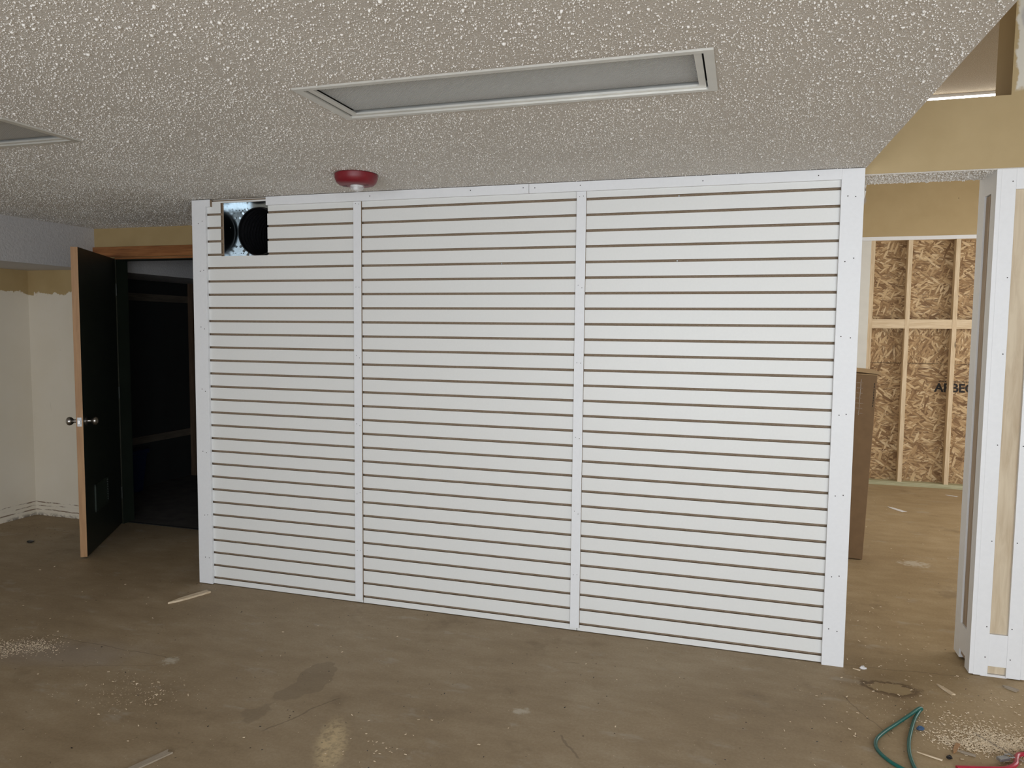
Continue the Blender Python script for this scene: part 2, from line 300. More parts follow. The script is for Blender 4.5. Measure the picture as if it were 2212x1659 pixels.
# ------------------------------------------------------------------ mesh helpers
class MB:
    def __init__(s): s.v = []; s.f = []; s.mi = []
    def box(s, x0, x1, y0, y1, z0, z1, mats=None, m=0):
        b = len(s.v)
        s.v += [(x0, y0, z0), (x1, y0, z0), (x1, y1, z0), (x0, y1, z0), (x0, y0, z1), (x1, y0, z1), (x1, y1, z1), (x0, y1, z1)]
        # bottom, top, front(-y), right(+x), back(+y), left(-x)
        s.f += [tuple(b + i for i in q) for q in ((0, 3, 2, 1), (4, 5, 6, 7), (0, 1, 5, 4), (1, 2, 6, 5), (2, 3, 7, 6), (3, 0, 4, 7))]
        s.mi += list(mats) if mats else [m] * 6
        return s
    def quad(s, pts, m=0):
        b = len(s.v); s.v += [tuple(p) for p in pts]; s.f.append(tuple(range(b, b + len(pts)))); s.mi.append(m); return s
    def lathe(s, prof, c, axis='z', n=32, m=0, caps=True):
        """prof: [(radius, height)] turned about an axis through c"""
        b = len(s.v)
        for r, h in prof:
            for i in range(n):
                a = 2 * math.pi * i / n; p, q = r * math.cos(a), r * math.sin(a)
                d = {'z': (p, q, h), 'y': (p, h, q), 'x': (h, p, q)}[axis]
                s.v.append((c[0] + d[0], c[1] + d[1], c[2] + d[2]))
        for k in range(len(prof) - 1):
            for i in range(n):
                j = (i + 1) % n
                s.f.append((b + k * n + i, b + k * n + j, b + (k + 1) * n + j, b + (k + 1) * n + i)); s.mi.append(m)
        if caps:
            s.f.append(tuple(b + i for i in range(n))[::-1]); s.mi.append(m)
            e = b + (len(prof) - 1) * n; s.f.append(tuple(e + i for i in range(n))); s.mi.append(m)
        return s
    def tube(s, pts, r, n=10, m=0):
        pts = [Vector(p) for p in pts]; b = len(s.v)
        up = Vector((0, 0, 1))
        for k, p in enumerate(pts):
            t = (pts[min(k + 1, len(pts) - 1)] - pts[max(k - 1, 0)]).normalized()
            a = t.cross(up)
            if a.length < 1e-3: a = t.cross(Vector((1, 0, 0)))
            a.normalize(); c = a.cross(t).normalized()
            rr = r[k] if isinstance(r, (list, tuple)) else r
            for i in range(n):
                an = 2 * math.pi * i / n
                s.v.append(tuple(p + a * (rr * math.cos(an)) + c * (rr * math.sin(an))))
        for k in range(len(pts) - 1):
            for i in range(n):
                j = (i + 1) % n
                s.f.append((b + k * n + i, b + k * n + j, b + (k + 1) * n + j, b + (k + 1) * n + i)); s.mi.append(m)
        s.f.append(tuple(b + i for i in range(n))); s.mi.append(m)
        e = b + (len(pts) - 1) * n; s.f.append(tuple(e + i for i in range(n))[::-1]); s.mi.append(m)
        return s
    def mesh(s, name, mats, smooth=False):
        me = bpy.data.meshes.new(name); me.from_pydata(s.v, [], s.f)
        for m in (mats if isinstance(mats, (list, tuple)) else [mats]): me.materials.append(MAT[m])
        me.polygons.foreach_set('material_index', s.mi)
        bm = bmesh.new(); bm.from_mesh(me); bmesh.ops.recalc_face_normals(bm, faces=bm.faces); bm.to_mesh(me); bm.free()
        if smooth:
            me.polygons.foreach_set('use_smooth', [True] * len(me.polygons))
            try: me.set_sharp_from_angle(angle=math.radians(35))
            except Exception: pass
        me.update(); return me
    def build(s, name, mats, parent=None, smooth=False, bevel=0.0):
        o = bpy.data.objects.new(name, s.mesh(name, mats, smooth)); COL.objects.link(o)
        if parent: o.parent = parent
        if bevel:
            b = o.modifiers.new('bevel', 'BEVEL'); b.width = bevel; b.segments = 2; b.limit_method = 'ANGLE'
        return o

def tag(o, label=None, cat=None, group=None, kind=None):
    if label: o['label'] = label
    if cat: o['category'] = cat
    if group: o['group'] = group
    if kind: o['kind'] = kind
    return o
def empty(name, loc=(0, 0, 0), rz=0.0):
    o = bpy.data.objects.new(name, None); COL.objects.link(o); o.location = loc; o.rotation_euler = (0, 0, rz); o.empty_display_size = 0.05
    return o
def struct(o, label, cat): return tag(o, label, cat, kind='structure')
def bx(name, mat, *a, parent=None, bevel=0.0): return MB().box(*a).build(name, mat, parent, bevel=bevel)
def inst(name, me, parent, loc=(0, 0, 0), rot=(0, 0, 0), scale=(1, 1, 1)):
    o = bpy.data.objects.new(name, me); COL.objects.link(o); o.parent = parent; o.location = loc; o.rotation_euler = rot; o.scale = scale
    return o

ZC = 2.260       # ceiling
RY = 0.905       # rear wall with the door
G, Z0 = 0.0762, 0.040
XE = 2.487       # edge of the low ceiling

# ================================================================== STRUCTURE
struct(bx('floor', 'floor', -4.0, 6.2, -6.7, 5.0, -0.10, 0.0), 'bare stained brown concrete floor strewn with sawdust and wood chips', 'floor')

# ceiling slab with the two lamp recesses left open
LAMPS = ((0.638, 1.876, -1.632, -1.290), (-1.776, -0.536, -1.622, -1.292))
cm = MB(); xs = sorted({-3.6, XE, *[v for L in LAMPS for v in L[:2]]}); ys = sorted({-6.5, RY + 0.1, *[v for L in LAMPS for v in L[2:]]})
for i in range(len(xs) - 1):
    for j in range(len(ys) - 1):
        cx, cy = (xs[i] + xs[i + 1]) / 2, (ys[j] + ys[j + 1]) / 2
        if any(L[0] < cx < L[1] and L[2] < cy < L[3] for L in LAMPS): continue
        cm.box(xs[i], xs[i + 1], ys[j], ys[j + 1], ZC, ZC + 0.14)
cm.v = [(2.466 - 0.0292 * y if abs(x - XE) < 1e-6 else x, y, z) for x, y, z in cm.v]      # the free edge runs slightly askew
ceil = struct(cm.build('ceiling', 'ceiling'), 'low grey popcorn-textured ceiling over the white slatted wall', 'ceiling')

def grains(name, parent, pts, sizes, label):
    """tiny plaster grains on a ceiling: low domes, all in one mesh"""
    n = len(pts); K = 5
    prof = ((1.0, 0.45), (0.74, -0.55))                      # ring radius, height (down is minus)
    a0 = rng.random(n) * 6.283
    V = np.zeros((n, 2 * K + 1, 3), np.float32)
    for r_i, (rad, h) in enumerate(prof):
        for k in range(K):
            a = 2 * math.pi * k / K + 0.3 * r_i
            wob = rad * rng.uniform(0.8, 1.2, n)
            u, v = np.cos(a) * wob * sizes[:, 0], np.sin(a) * wob * sizes[:, 1]
            V[:, r_i * K + k, 0] = pts[:, 0] + u * np.cos(a0) - v * np.sin(a0)
            V[:, r_i * K + k, 1] = pts[:, 1] + u * np.sin(a0) + v * np.cos(a0)
            V[:, r_i * K + k, 2] = pts[:, 2] + h * sizes[:, 2]
    V[:, 2 * K] = pts; V[:, 2 * K, 2] -= sizes[:, 2]
    F = []
    for k in range(K):
        m = (k + 1) % K
        F += [(k, K + k, K + m), (k, K + m, m), (K + k, 2 * K, K + m)]
    F = np.asarray(F, np.int64)
    I = (F[None] + (np.arange(n) * (2 * K + 1))[:, None, None]).reshape(-1).astype(np.int32)
    nf = len(I) // 3
    me = bpy.data.meshes.new(name); me.vertices.add(n * (2 * K + 1)); me.vertices.foreach_set('co', V.ravel())
    me.loops.add(len(I)); me.loops.foreach_set('vertex_index', I)
    me.polygons.add(nf); me.polygons.foreach_set('loop_start', np.arange(nf, dtype=np.int32) * 3); me.polygons.foreach_set('loop_total', np.full(nf, 3, np.int32))
    me.update(); me.polygons.foreach_set('use_smooth', np.ones(nf, bool))
    me.materials.append(MAT['grain']); me.update(); me.validate()
    o = bpy.data.objects.new(name, me); COL.objects.link(o); o.parent = parent; o['kind'] = 'stuff'; o['label'] = label
    return o
def scatter(x0, x1, y0, y1, z, dens, cond=None, fine=1.0):
    n = int((x1 - x0) * (y1 - y0) * dens)
    p = np.column_stack([rng.uniform(x0, x1, n), rng.uniform(y0, y1, n), np.full(n, z)])
    # patchy spray: keep a share that varies over the surface
    k = 0.5 + 0.25 * np.sin(p[:, 0] * 9.1 + 2 * np.sin(p[:, 1] * 5.3)) + 0.25 * np.sin(p[:, 1] * 11.7 + 2 * np.sin(p[:, 0] * 4.1))
    keep = rng.random(n) < 0.55 + 0.45 * k
    if cond is not None: keep &= cond(p)
    p = p[keep]; n = len(p)
    r = np.clip(rng.lognormal(math.log(0.00125), 0.42, n), 0.0006, 0.0048) * fine
    s = np.column_stack([r * rng.uniform(0.8, 1.7, n), r * rng.uniform(0.7, 1.1, n), r * rng.uniform(0.7, 1.2, n)])
    p[:, 2] = z - s[:, 2] * 0.35
    return p, s
def notlamp(p):
    k = np.ones(len(p), bool)
    for L in LAMPS: k &= ~((p[:, 0] > L[0] - 0.004) & (p[:, 0] < L[1] + 0.004) & (p[:, 1] > L[2] - 0.004) & (p[:, 1] < L[3] + 0.004))
    return k
def not_wall(p): return notlamp(p) & (p[:, 0] < 2.464 - 0.0292 * p[:, 1]) & ((p[:, 0] - 0.197) ** 2 + (p[:, 1] + 0.432) ** 2 > 0.106 ** 2) & ~((p[:, 0] > -1.10) & (p[:, 1] > -0.02))
pA, sA = scatter(-2.76, 2.55, -2.7, RY, ZC, 17000, not_wall)
grains('popcorn_texture', ceil, pA, sA, 'rough white popcorn grains on the ceiling')

# raised bay beyond the edge of the low ceiling
ZH = 3.20
struct(bx('ceiling_bay', 'dim_ceiling', XE - 0.2, 6.2, -6.6, 5.0, ZH, ZH + 0.1), 'high ceiling above the passage and the back room', 'ceiling')
struct(bx('wall_bay', 'yellow', XE - 0.16, XE - 0.03, -6.5, 0.086, ZC + 0.14, ZH), 'yellow upstand rising from the edge of the low ceiling', 'wall')

# wall over the passage: header with an opening through it
hm = MB(); HY0, HY1, HZ = 0.086, 0.310, 2.248; OX0, OX1, OZ0, OZ1 = 2.52, 3.030, 2.553, 3.10
hm.box(2.40, 6.2, HY0, HY1, HZ, OZ0).box(2.40, OX0, HY0, HY1, OZ0, OZ1).box(OX1, 6.2, HY0, HY1, OZ0, OZ1).box(2.40, 6.2, HY0, HY1, OZ1, ZH)
header = struct(hm.build('wall_header', 'yellow'), 'yellow wall above the passage with a high square opening', 'wall')
sof = bx('soffit_board', 'ceiling', 2.46, 6.2, HY0 + 0.002, HY1, HZ - 0.006, HZ, parent=header)
pS, sS = scatter(2.47, 3.0, HY0 + 0.006, HY1 - 0.004, HZ - 0.006, 20000)
grains('popcorn_texture', header, pS, sS * 1.9, 'popcorn grains under the header')

# slatted wall core
core = MB()
HX0, HX1, HZ0, HZ1 = -0.897, -0.600, 1.936, 2.240
core.box(-1.088, HX0 - 0.004, 0.0215, 0.15, 0, ZC).box(HX1 + 0.004, 2.452, 0.0215, 0.15, 0, ZC).box(HX0 - 0.004, HX1 + 0.004, 0.0215, 0.15, 0, HZ0 - 0.004).box(HX0 - 0.004, HX1 + 0.004, 0.0215, 0.15, HZ1 + 0.004, ZC)
struct(core.build('wall_center', 'drywall'), 'partition behind the white slatted panels', 'wall')
struct(bx('wall_return', 'drywall', -1.088, -0.98, 0.15, RY, 0, ZC), 'short end of the slatted partition', 'wall')

# rear wall with the doorway, left wall and bulkhead
DX0, DX1, DH = -2.585, -1.70, 2.038
rw = MB().box(-3.6, DX0, RY, RY + 0.11, 0, ZC).box(DX1, 2.30, RY, RY + 0.11, 0, ZC).box(DX0, DX1, RY, RY + 0.11, DH, ZC)
struct(rw.build('wall_rear', ['old_wall']), 'rear wall, cream below and yellow above, around the dark doorway', 'wall')
struct(bx('wall_left', 'old_wall', -3.56, -3.44, -6.5, 2.85, 0, ZC), 'cream side wall with a ragged yellow band at its top', 'wall')
bulk = struct(bx('wall_bulkhead', 'soffit', -3.44, -2.765, -6.5, 2.75, 1.955, ZC), 'pale grey boxed bulkhead hanging below the ceiling by the open door', 'bulkhead')

# dark closet beyond the door
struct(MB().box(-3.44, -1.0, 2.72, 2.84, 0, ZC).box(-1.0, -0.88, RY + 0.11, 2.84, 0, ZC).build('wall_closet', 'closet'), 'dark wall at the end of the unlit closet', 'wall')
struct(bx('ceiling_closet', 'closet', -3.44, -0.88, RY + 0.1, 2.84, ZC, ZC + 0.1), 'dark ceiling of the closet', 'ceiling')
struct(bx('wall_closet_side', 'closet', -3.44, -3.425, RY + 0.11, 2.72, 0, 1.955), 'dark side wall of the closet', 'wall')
struct(bx('floor_closet_shade', 'closet_floor_dim', -3.425, -0.98, RY + 0.076, 2.72, 0.0, 0.003), 'thin closet floor slab, coloured dark to carry the shade', 'floor')  # slab added over the concrete, darkened for the unlit closet
for z in (1.760, 0.420):
    tag(bx('wall_rail', 'old_board', -3.425, -3.405, RY + 0.12, 2.70, z, z + 0.068), 'worn board rail fixed %s on the dark closet wall' % ('high' if z > 1 else 'low'), 'board', 'rails in the closet')
tag(bx('wooden_post', 'old_post', -3.40, -3.345, 2.64, 2.718, 0.003, 1.955), 'brown wooden post standing in the corner of the dark closet', 'post')

# back room
BY = 4.60
struct(bx('wall_partition', 'drywall', 2.28, 2.40, 0.15, 4.75, 0, ZH), 'side wall of the back room hidden behind the slatted wall', 'wall')
bw = MB().box(2.40, 6.2, BY, BY + 0.10, 2.482, ZH)
struct(bw.build('wall_back', 'yellow'), 'yellow upper wall above the strand board in the back room', 'wall')
rb = MB().box(6.05, 6.2, HY0, 1.1, 0, ZH).box(6.05, 6.2, 3.7, 4.8, 0, ZH).box(6.05, 6.2, 1.1, 3.7, 0, 0.65).box(6.05, 6.2, 1.1, 3.7, 2.45, ZH).box(6.05, 6.2, -6.5, HY0, 0, ZH)
struct(rb.build('wall_right', 'drywall'), 'far side wall beyond the passage', 'wall')

# shop front behind the photographer
sf = MB()
for (a, b, c, d) in ((-3.6, -0.2, 0, ZH), (2.4, 2.6, 0, ZH), (5.8, 6.2, 0, ZH), (-0.2, 2.4, 0, 0.25), (-0.2, 2.4, 1.95, ZH), (2.6, 5.8, 0, 0.15), (2.6, 5.8, 2.85, ZH)):
    sf.box(a, b, -6.6, -6.48, c, d)
struct(sf.build('wall_front', 'drywall'), 'shop front wall behind the photographer', 'wall')
for n, (a, b, c, d, k) in enumerate(((-0.2, 2.4, 0.25, 1.95, 2), (2.6, 5.8, 0.15, 2.85, 2))):
    m = MB()
    for i in range(k + 1):
        x = a + (b - a) * i / k; m.box(x - 0.025, x + 0.025, -6.57, -6.51, c, d)
    m.box(a, b, -6.57, -6.51, c, c + 0.05).box(a, b, -6.57, -6.51, d - 0.05, d)
    struct(m.build('window_%d' % (n + 1), 'frame'), 'dark framed shop window behind the photographer', 'window')
m = MB()
for y in (1.1, 2.4, 3.7): m.box(6.06, 6.12, y - 0.03, y + 0.03, 0.65, 2.45)
m.box(6.06, 6.12, 1.1, 3.7, 0.65, 0.70).box(6.06, 6.12, 1.1, 3.7, 2.40, 2.45)
struct(m.build('window_3', 'frame'), 'framed window in the side wall of the back room', 'window')

# ================================================================== SLATTED WALL
T = 0.018
TB = 0.0205     # back of the panels
GH = 0.0063
grooves = [Z0 + G * i for i in range(29)]
bands = [(0.004, grooves[0] - GH)] + [(grooves[i] + GH, grooves[i + 1] - GH) for i in range(28)] + [(grooves[28] + GH, ZC - 0.004)]
PANELS = ((-1.050, -0.0095, 'white slatted wall panel next to the open door, with the square duct hole', 0),
          (-0.0065, 1.2055, 'white slatted wall panel in the middle of the three', 0),
          (1.2085, 2.420, 'white slatted wall panel next to the passage', 0))
for pi, (x0, x1, lab, _) in enumerate(PANELS):
    root = tag(empty('slatwall_panel', ((x0 + x1) / 2, 0, 0)), lab, 'wall panel', 'white slatted panels of the wall')
    cx = (x0 + x1) / 2
    bk = MB()
    if pi == 0:
        for (a, b, c, d) in ((x0, HX0, 0.004, ZC - 0.004), (HX1, x1, 0.004, ZC - 0.004), (HX0, HX1, 0.004, HZ0), (HX0, HX1, HZ1, ZC - 0.004)):
            bk.box(a - cx, b - cx, 0.0150, TB, c, d)
    else: bk.box(x0 - cx, x1 - cx, 0.0150, TB, 0.004, ZC - 0.004)
    tag(bk.build('groove_backing', 'mdf', root), 'raw brown fibreboard showing in the grooves')
    # one slat mesh of the regular height shared along the panel; white face, raw edges (lips over the slot)
    em = (1, 1, 0, 1, 1, 1); cache = {}
    def slat(a, b, c, d):
        k = (round(b - a, 4), round(d - c, 4))
        if k not in cache:
            ww, hh = (b - a) / 2, (d - c) / 2
            q = MB().box(-ww, ww, 0, 0.0065, -hh, hh, em)
            q.box(-ww, ww, 0.0065, 0.0150, -hh + 0.006, hh - 0.006, m=1)     # web behind the lips
            cache[k] = q.mesh('slat', ['slat', 'mdf'])
        inst('slat', cache[k], root, ((a + b) / 2 - cx, 0, (c + d) / 2))
    for (c, d) in bands:
        if pi == 0 and d > HZ0 + 0.001:
            if c < HZ0: slat(x0, x1, c, HZ0); c = HZ0
            if c > HZ0 - 1e-6 and d > HZ1:
                slat(x0, HX0 - 0.011, c, 2.246); slat(HX1 + 0.006, x1, c, d)
                slat(HX0 - 0.011, HX1 + 0.006, HZ1 - 0.003, HZ1 + 0.006); continue
            slat(x0, HX0 - 0.011, c, d); slat(HX1 + 0.002, x1, c, d)
        else: slat(x0, x1, c, d)

def nails(parent, pts, r=0.0026):
    m = MB().lathe([(r, 0), (r, 0.0008)], (0, 0, 0), 'y', 8).mesh('nail_hole', 'nail')
    for (x, y, z) in pts: inst('nail_hole', m, parent, (x, y - 0.0008, z))
nz_rows = (0.17, 0.42, 0.80, 1.16, 1.52, 1.86, 2.13)
tr = struct(bx('trim_1', 'trim', -1.092, -0.999, -T, 0.0, 0.004, ZC - 0.004, bevel=0.001), 'white upright trim board closing the slatted wall by the door', 'trim')
nails(tr, [(x + random.uniform(-.004, .004), -T, z + random.uniform(-.01, .01)) for z in nz_rows for x in (-1.045, -1.020)])
tr = struct(MB().box(-0.999, -0.966, -T, 0, 2.216, ZC - 0.004, (0, 0, 0, 1, 0, 0)).build('trim_2', ['trim', 'mdf']), 'short sawn-off end of top trim beside the duct hole', 'trim')
for n, a, b, lab in ((3, -0.595, 0.929, 'door-side'), (12, 0.9305, 2.366, 'passage-side')):
    tr = struct(MB().box(a, b, -T, 0, 2.211, ZC - 0.003, (0, 0, 0, 1, 0, 1)).build('trim_%d' % n, ['trim', 'mdf']), '%s half of the white trim board along the top of the slatted wall' % lab, 'trim')
    nails(tr, [(x, -T, 2.238 + random.uniform(-.006, .006)) for x in (0.05, 0.62, 0.90, 0.96, 1.19, 1.77, 2.27) if a < x < b])
tr = struct(bx('trim_4', 'trim', 2.366, 2.460, -T, 0, 0.0, ZC - 0.003, bevel=0.001), 'wide white trim board closing the slatted wall by the passage', 'trim')
nails(tr, [(x + random.uniform(-.004, .004), -T, z + random.uniform(-.01, .01)) for z in nz_rows for x in (2.393, 2.427)])
for n, (a, b, lab) in enumerate(((-0.053, -0.0065, 'door-side'), (1.172, 1.2195, 'passage-side'))):
    tr = struct(MB().box(a, b, -0.011, 0, 0.020, 2.210, (1, 0, 0, 1, 0, 1)).build('trim_%d' % (5 + n), ['trim', 'mdf']), 'narrow white batten over the %s joint of the slatted panels' % lab, 'trim')
    nails(tr, [(x, -0.011, z + random.uniform(-.01, .01)) for z in (0.30, 0.62, 1.0, 1.38, 1.75, 2.19) for x in (a + 0.014, a + 0.033)], 0.0018)
# screws in the grooves
sc_ = MB().lathe([(0.0042, 0), (0.0034, -0.002)], (0, 0, 0), 'y', 12).mesh('screw', 'steel')
for (x, gi) in ((1.66, 28), (1.66, 24), (0.78, 24), (1.18, 3)):
    o = bpy.data.objects.new('screw', sc_); COL.objects.link(o); o.location = (x, 0.0150, grooves[gi])
    near = {28: 'topmost groove of the passage-side panel', 24: 'fifth groove of the %s panel' % ('passage-side' if x > 1.2 else 'middle'), 3: 'fourth groove from the floor'}[gi]
    tag(o, 'small bright screw head in the ' + near, 'screw', 'screws in the wall grooves')

# duct in the square hole
root = tag(empty('air_duct', (HX0, 0.0, HZ0)), 'shiny galvanised duct box with a black round collar in the square wall hole', 'duct')
DB = 0.138; cxd, czd, R_ = (HX0 + HX1) / 2, (HZ0 + HZ1) / 2, 0.141
m = MB()
for (a, b) in (((HX0, HZ0), (HX0, HZ1)), ((HX0, HZ1), (HX1, HZ1)), ((HX1, HZ1), (HX1, HZ0)), ((HX1, HZ0), (HX0, HZ0))):
    m.quad([(a[0], 0.012, a[1]), (b[0], 0.012, b[1]), (b[0], DB, b[1]), (a[0], DB, a[1])])
o = m.build('sheet_sides', 'galv', root); o.location = (-HX0, 0, -HZ0)
sd = o.modifiers.new('sheet', 'SOLIDIFY'); sd.thickness = 0.0012; sd.offset = 0
# back plate with the round hole
m = MB(); N = 48
def sq(a):
    c, s_ = math.cos(a), math.sin(a); k = 1 / max(abs(c), abs(s_))
    return (cxd + (HX1 - HX0) / 2 * c * k, czd + (HZ1 - HZ0) / 2 * s_ * k)
for i in range(N):
    a, b = 2 * math.pi * (i + 0.0) / N + math.pi / 4, 2 * math.pi * (i + 1) / N + math.pi / 4
    p, q = sq(a), sq(b)
    m.quad([(p[0], DB, p[1]), (q[0], DB, q[1]), (cxd + R_ * math.cos(b), DB, czd + R_ * math.sin(b)), (cxd + R_ * math.cos(a), DB, czd + R_ * math.sin(a))])
o = m.build('back_plate', 'galv', root); o.location = (-HX0, 0, -HZ0)
o = MB().lathe([(R_ + 0.002, -0.002), (R_ - 0.001, -0.014), (R_ - 0.006, -0.014), (R_ - 0.004, 0.03)], (0, 0, 0), 'y', 48, caps=False).build('collar', 'black', root, smooth=True); o.location = (cxd - HX0, DB, czd - HZ0)
pr = []
for k in range(26):
    pr.append((R_ - 0.006 - (0.006 if k % 2 else 0), 0.01 + k * 0.014))
pr.append((0.001, 0.38))
o = MB().lathe(pr, (0, 0, 0), 'y', 40, caps=False).build('flexible_hose', 'black', root, smooth=True); o.location = (cxd - HX0, DB, czd - HZ0)
tb = MB().box(-0.006, 0.006, -0.0015, 0, -0.009, 0.009).mesh('tab', 'galv')
for k in range(28):
    a = 2 * math.pi * (k + 0.5) / 28
    ex, ez = abs(R_ + 0.012) * math.cos(a), (R_ + 0.012) * math.sin(a)
    if abs(ex) < 0.138 and abs(ez) < 0.142: inst('tab', tb, root, (cxd - HX0 + ex, DB - 0.0012, czd - HZ0 + ez), (0.12, -a + math.pi / 2, 0))
rv = MB().lathe([(0.003, 0), (0.002, -0.002)], (0, 0, 0), 'y', 8).mesh('rivet', 'black')
for (dx, dz) in ((0.012, 0.28), (0.022, 0.265), (0.035, 0.278), (0.02, 0.03), (0.035, 0.028), (0.05, 0.285)): inst('rivet', rv, root, (dx, DB - 0.001, dz))
rx_ = MB().lathe([(0.003, 0), (0.002, 0.002)], (0, 0, 0), 'x', 8).mesh('rivet', 'galv')
for (dy, dz) in ((0.07, 0.17), (0.045, 0.29), (0.09, 0.28)): inst('rivet', rx_, root, (0.001, dy, dz))

# ================================================================== CEILING LAMPS
def lamp(L, label, lens='lens'):
    x0, x1, y0, y1 = L; cx, cy = (x0 + x1) / 2, (y0 + y1) / 2; hx, hy = (x1 - x0) / 2, (y1 - y0) / 2
    r = tag(empty('ceiling_lamp', (cx, cy, ZC)), label, 'ceiling light', 'recessed ceiling lights')
    bx('housing', 'alu', -hx + .004, hx - .004, -hy + .004, hy - .004, 0.045, 0.12, parent=r)
    fl = 0.030; zb = -0.006
    mm = MB()   # side walls of the recess
    for s in (-1, 1):
        mm.box(-hx + .003, hx - .003, s * (hy - 0.006) - .002, s * (hy - 0.006) + .002, 0.0, 0.046)
        mm.box(s * (hx - 0.006) - .002, s * (hx - 0.006) + .002, -hy + .008, hy - .008, 0.0, 0.046)
    mm.build('recess_sides', 'alu', r)
    def rail(name, pts, z0, z1):
        q = MB(); b = len(q.v)
        q.v += [(*p, z0) for p in pts] + [(*p, z1) for p in pts]
        q.f += [(0, 1, 2, 3), (7, 6, 5, 4), (0, 4, 5, 1), (1, 5, 6, 2), (2, 6, 7, 3), (3, 7, 4, 0)]; q.mi += [0] * 6
        return q.build(name, 'alu', r)
    def ring(name, ox, oy, ix, iy, z0, z1):
        for s in (-1, 1):
            rail(name, ((-ox, s * oy), (ox, s * oy), (ix, s * iy), (-ix, s * iy)), z0, z1)
            rail(name, ((s * ox, -oy), (s * ox, oy), (s * ix, iy), (s * ix, -iy)), z0, z1)
    ring('flange', hx, hy, hx - 0.026, hy - 0.020, zb, 0.002)
    ring('door_frame', hx - 0.032, hy - 0.0215, hx - 0.052, hy - 0.036, 0.000, 0.006)
    bx('lens', lens, -hx + 0.050, hx - 0.050, -hy + 0.032, hy - 0.044, 0.012, 0.015, parent=r)
    bx('gap', 'dark', -hx + 0.02, hx - 0.02, -hy + 0.02, hy - 0.02, 0.020, 0.022, parent=r)
    return r
lamp(LAMPS[0], 'long unlit recessed ceiling light, whole, above the middle of the slatted wall')
lamp(LAMPS[1], 'unlit recessed ceiling light cut off by the edge of the photo, nearer the door', 'lens_moire')

# strobe alarm on the ceiling
r = tag(empty('fire_alarm', (0.197, -0.432, ZC)), 'round red ceiling alarm with a clear flash dome above the slatted wall', 'alarm')
MB().lathe([(0.096, 0.0), (0.101, -0.004), (0.100, -0.022), (0.093, -0.040), (0.082, -0.050), (0.060, -0.053), (0.001, -0.054)], (0, 0, 0), 'z', 48, caps=False).build('body', 'red', r, smooth=True)
MB().lathe([(0.034, -0.053), (0.034, -0.058), (0.030, -0.070), (0.020, -0.079), (0.008, -0.083), (0.0005, -0.0835)], (0.004, 0.0, 0), 'z', 32, caps=False).build('flash_dome', 'dome', r, smooth=True)
fx = MB().lathe([(0.029, -0.0545), (0.027, -0.057), (0.012, -0.060)], (0.004, 0, 0), 'z', 16).box(-0.008, 0.012, -0.010, 0.006, -0.074, -0.054)
fx.build('reflector', 'reflector', r)
hl = MB().lathe([(0.0016, 0), (0.0014, -0.0012)], (0, 0, 0), 'z', 8).mesh('sounder_hole', 'dark')
for s in (-1, 1):
    for i in range(5):
        for j in range(2): inst('sounder_hole', hl, r, (s * (0.046 + i * 0.005), -0.010 + j * 0.008, -0.0535 - 0.0004))

# ================================================================== DOOR AND CASING
HG = Vector((-2.565, RY - 0.012)); DD = Vector((0.455, -0.75)).normalized(); DL, DTK = 0.885, 0.040
ang = math.atan2(DD.y, DD.x)
dr = struct(empty('door_1', (HG.x, HG.y, 0.0), ang), 'dark green door standing open with a bare wooden edge and round knobs', 'door')
# local x along the leaf, visible face at y=0 looking to +y, thickness towards -y
MB().box(0, DL - 0.002, -DTK, 0, 0.012, 2.030).build('leaf', 'door', dr)
MB().box(DL - 0.002, DL, -DTK - 0.0005, 0.0005, 0.012, 2.030).build('door_edge', 'door_edge', dr)['label'] = 'bare brown wooden door edge'
KZ = 0.905
def knob(s):
    y0 = 0.0 if s > 0 else -DTK
    prof = [(0.031, 0), (0.031, 0.005), (0.022, 0.010), (0.012, 0.014), (0.0115, 0.030), (0.018, 0.036), (0.026, 0.045), (0.0285, 0.056), (0.026, 0.066), (0.017, 0.074), (0.001, 0.077)]
    k = MB().lathe([(a, s * b) for a, b in prof[4:]], (DL - 0.062, y0, KZ), 'y', 28, caps=False).build('knob', 'nickel', dr, smooth=True)
    MB().lathe([(a, s * b) for a, b in prof[:5]], (DL - 0.062, y0, KZ), 'y', 28, caps=False).build('rose', 'nickel', k, smooth=True)
knob(1); knob(-1)
lp = MB().box(DL + 0.0005, DL + 0.0022, -DTK / 2 - 0.013, -DTK / 2 + 0.013, KZ - 0.029, KZ + 0.029).build('latch_plate', 'steel', dr)
MB().box(DL + 0.002, DL + 0.011, -DTK / 2 - 0.007, -DTK / 2 + 0.007, KZ - 0.011, KZ + 0.011).build('latch_bolt', 'nickel', lp)
gm = MB(); gx0, gx1, gz0, gz1 = 0.37, 0.68, 0.26, 0.45
gm.box(gx0, gx1, 0, 0.008, gz0, gz0 + .014).box(gx0, gx1, 0, 0.008, gz1 - .014, gz1).box(gx0, gx0 + .014, 0, 0.008, gz0, gz1).box(gx1 - .014, gx1, 0, 0.008, gz0, gz1)
gr = gm.build('vent_grille', 'grille', dr)
sl = MB().box(-(gx1 - gx0) / 2 + .014, (gx1 - gx0) / 2 - .014, -0.001, 0.001, -0.008, 0.008).mesh('louver', 'grille')
for i in range(9): inst('louver', sl, gr, ((gx0 + gx1) / 2, 0.004, gz0 + 0.024 + i * 0.0178), (0.6, 0, 0))
for z in (0.25, 1.02, 1.80):
    MB().lathe([(0.008, -0.045), (0.008, 0.045)], (0.0, 0.004, z), 'z', 10).build('hinge', 'door', dr)
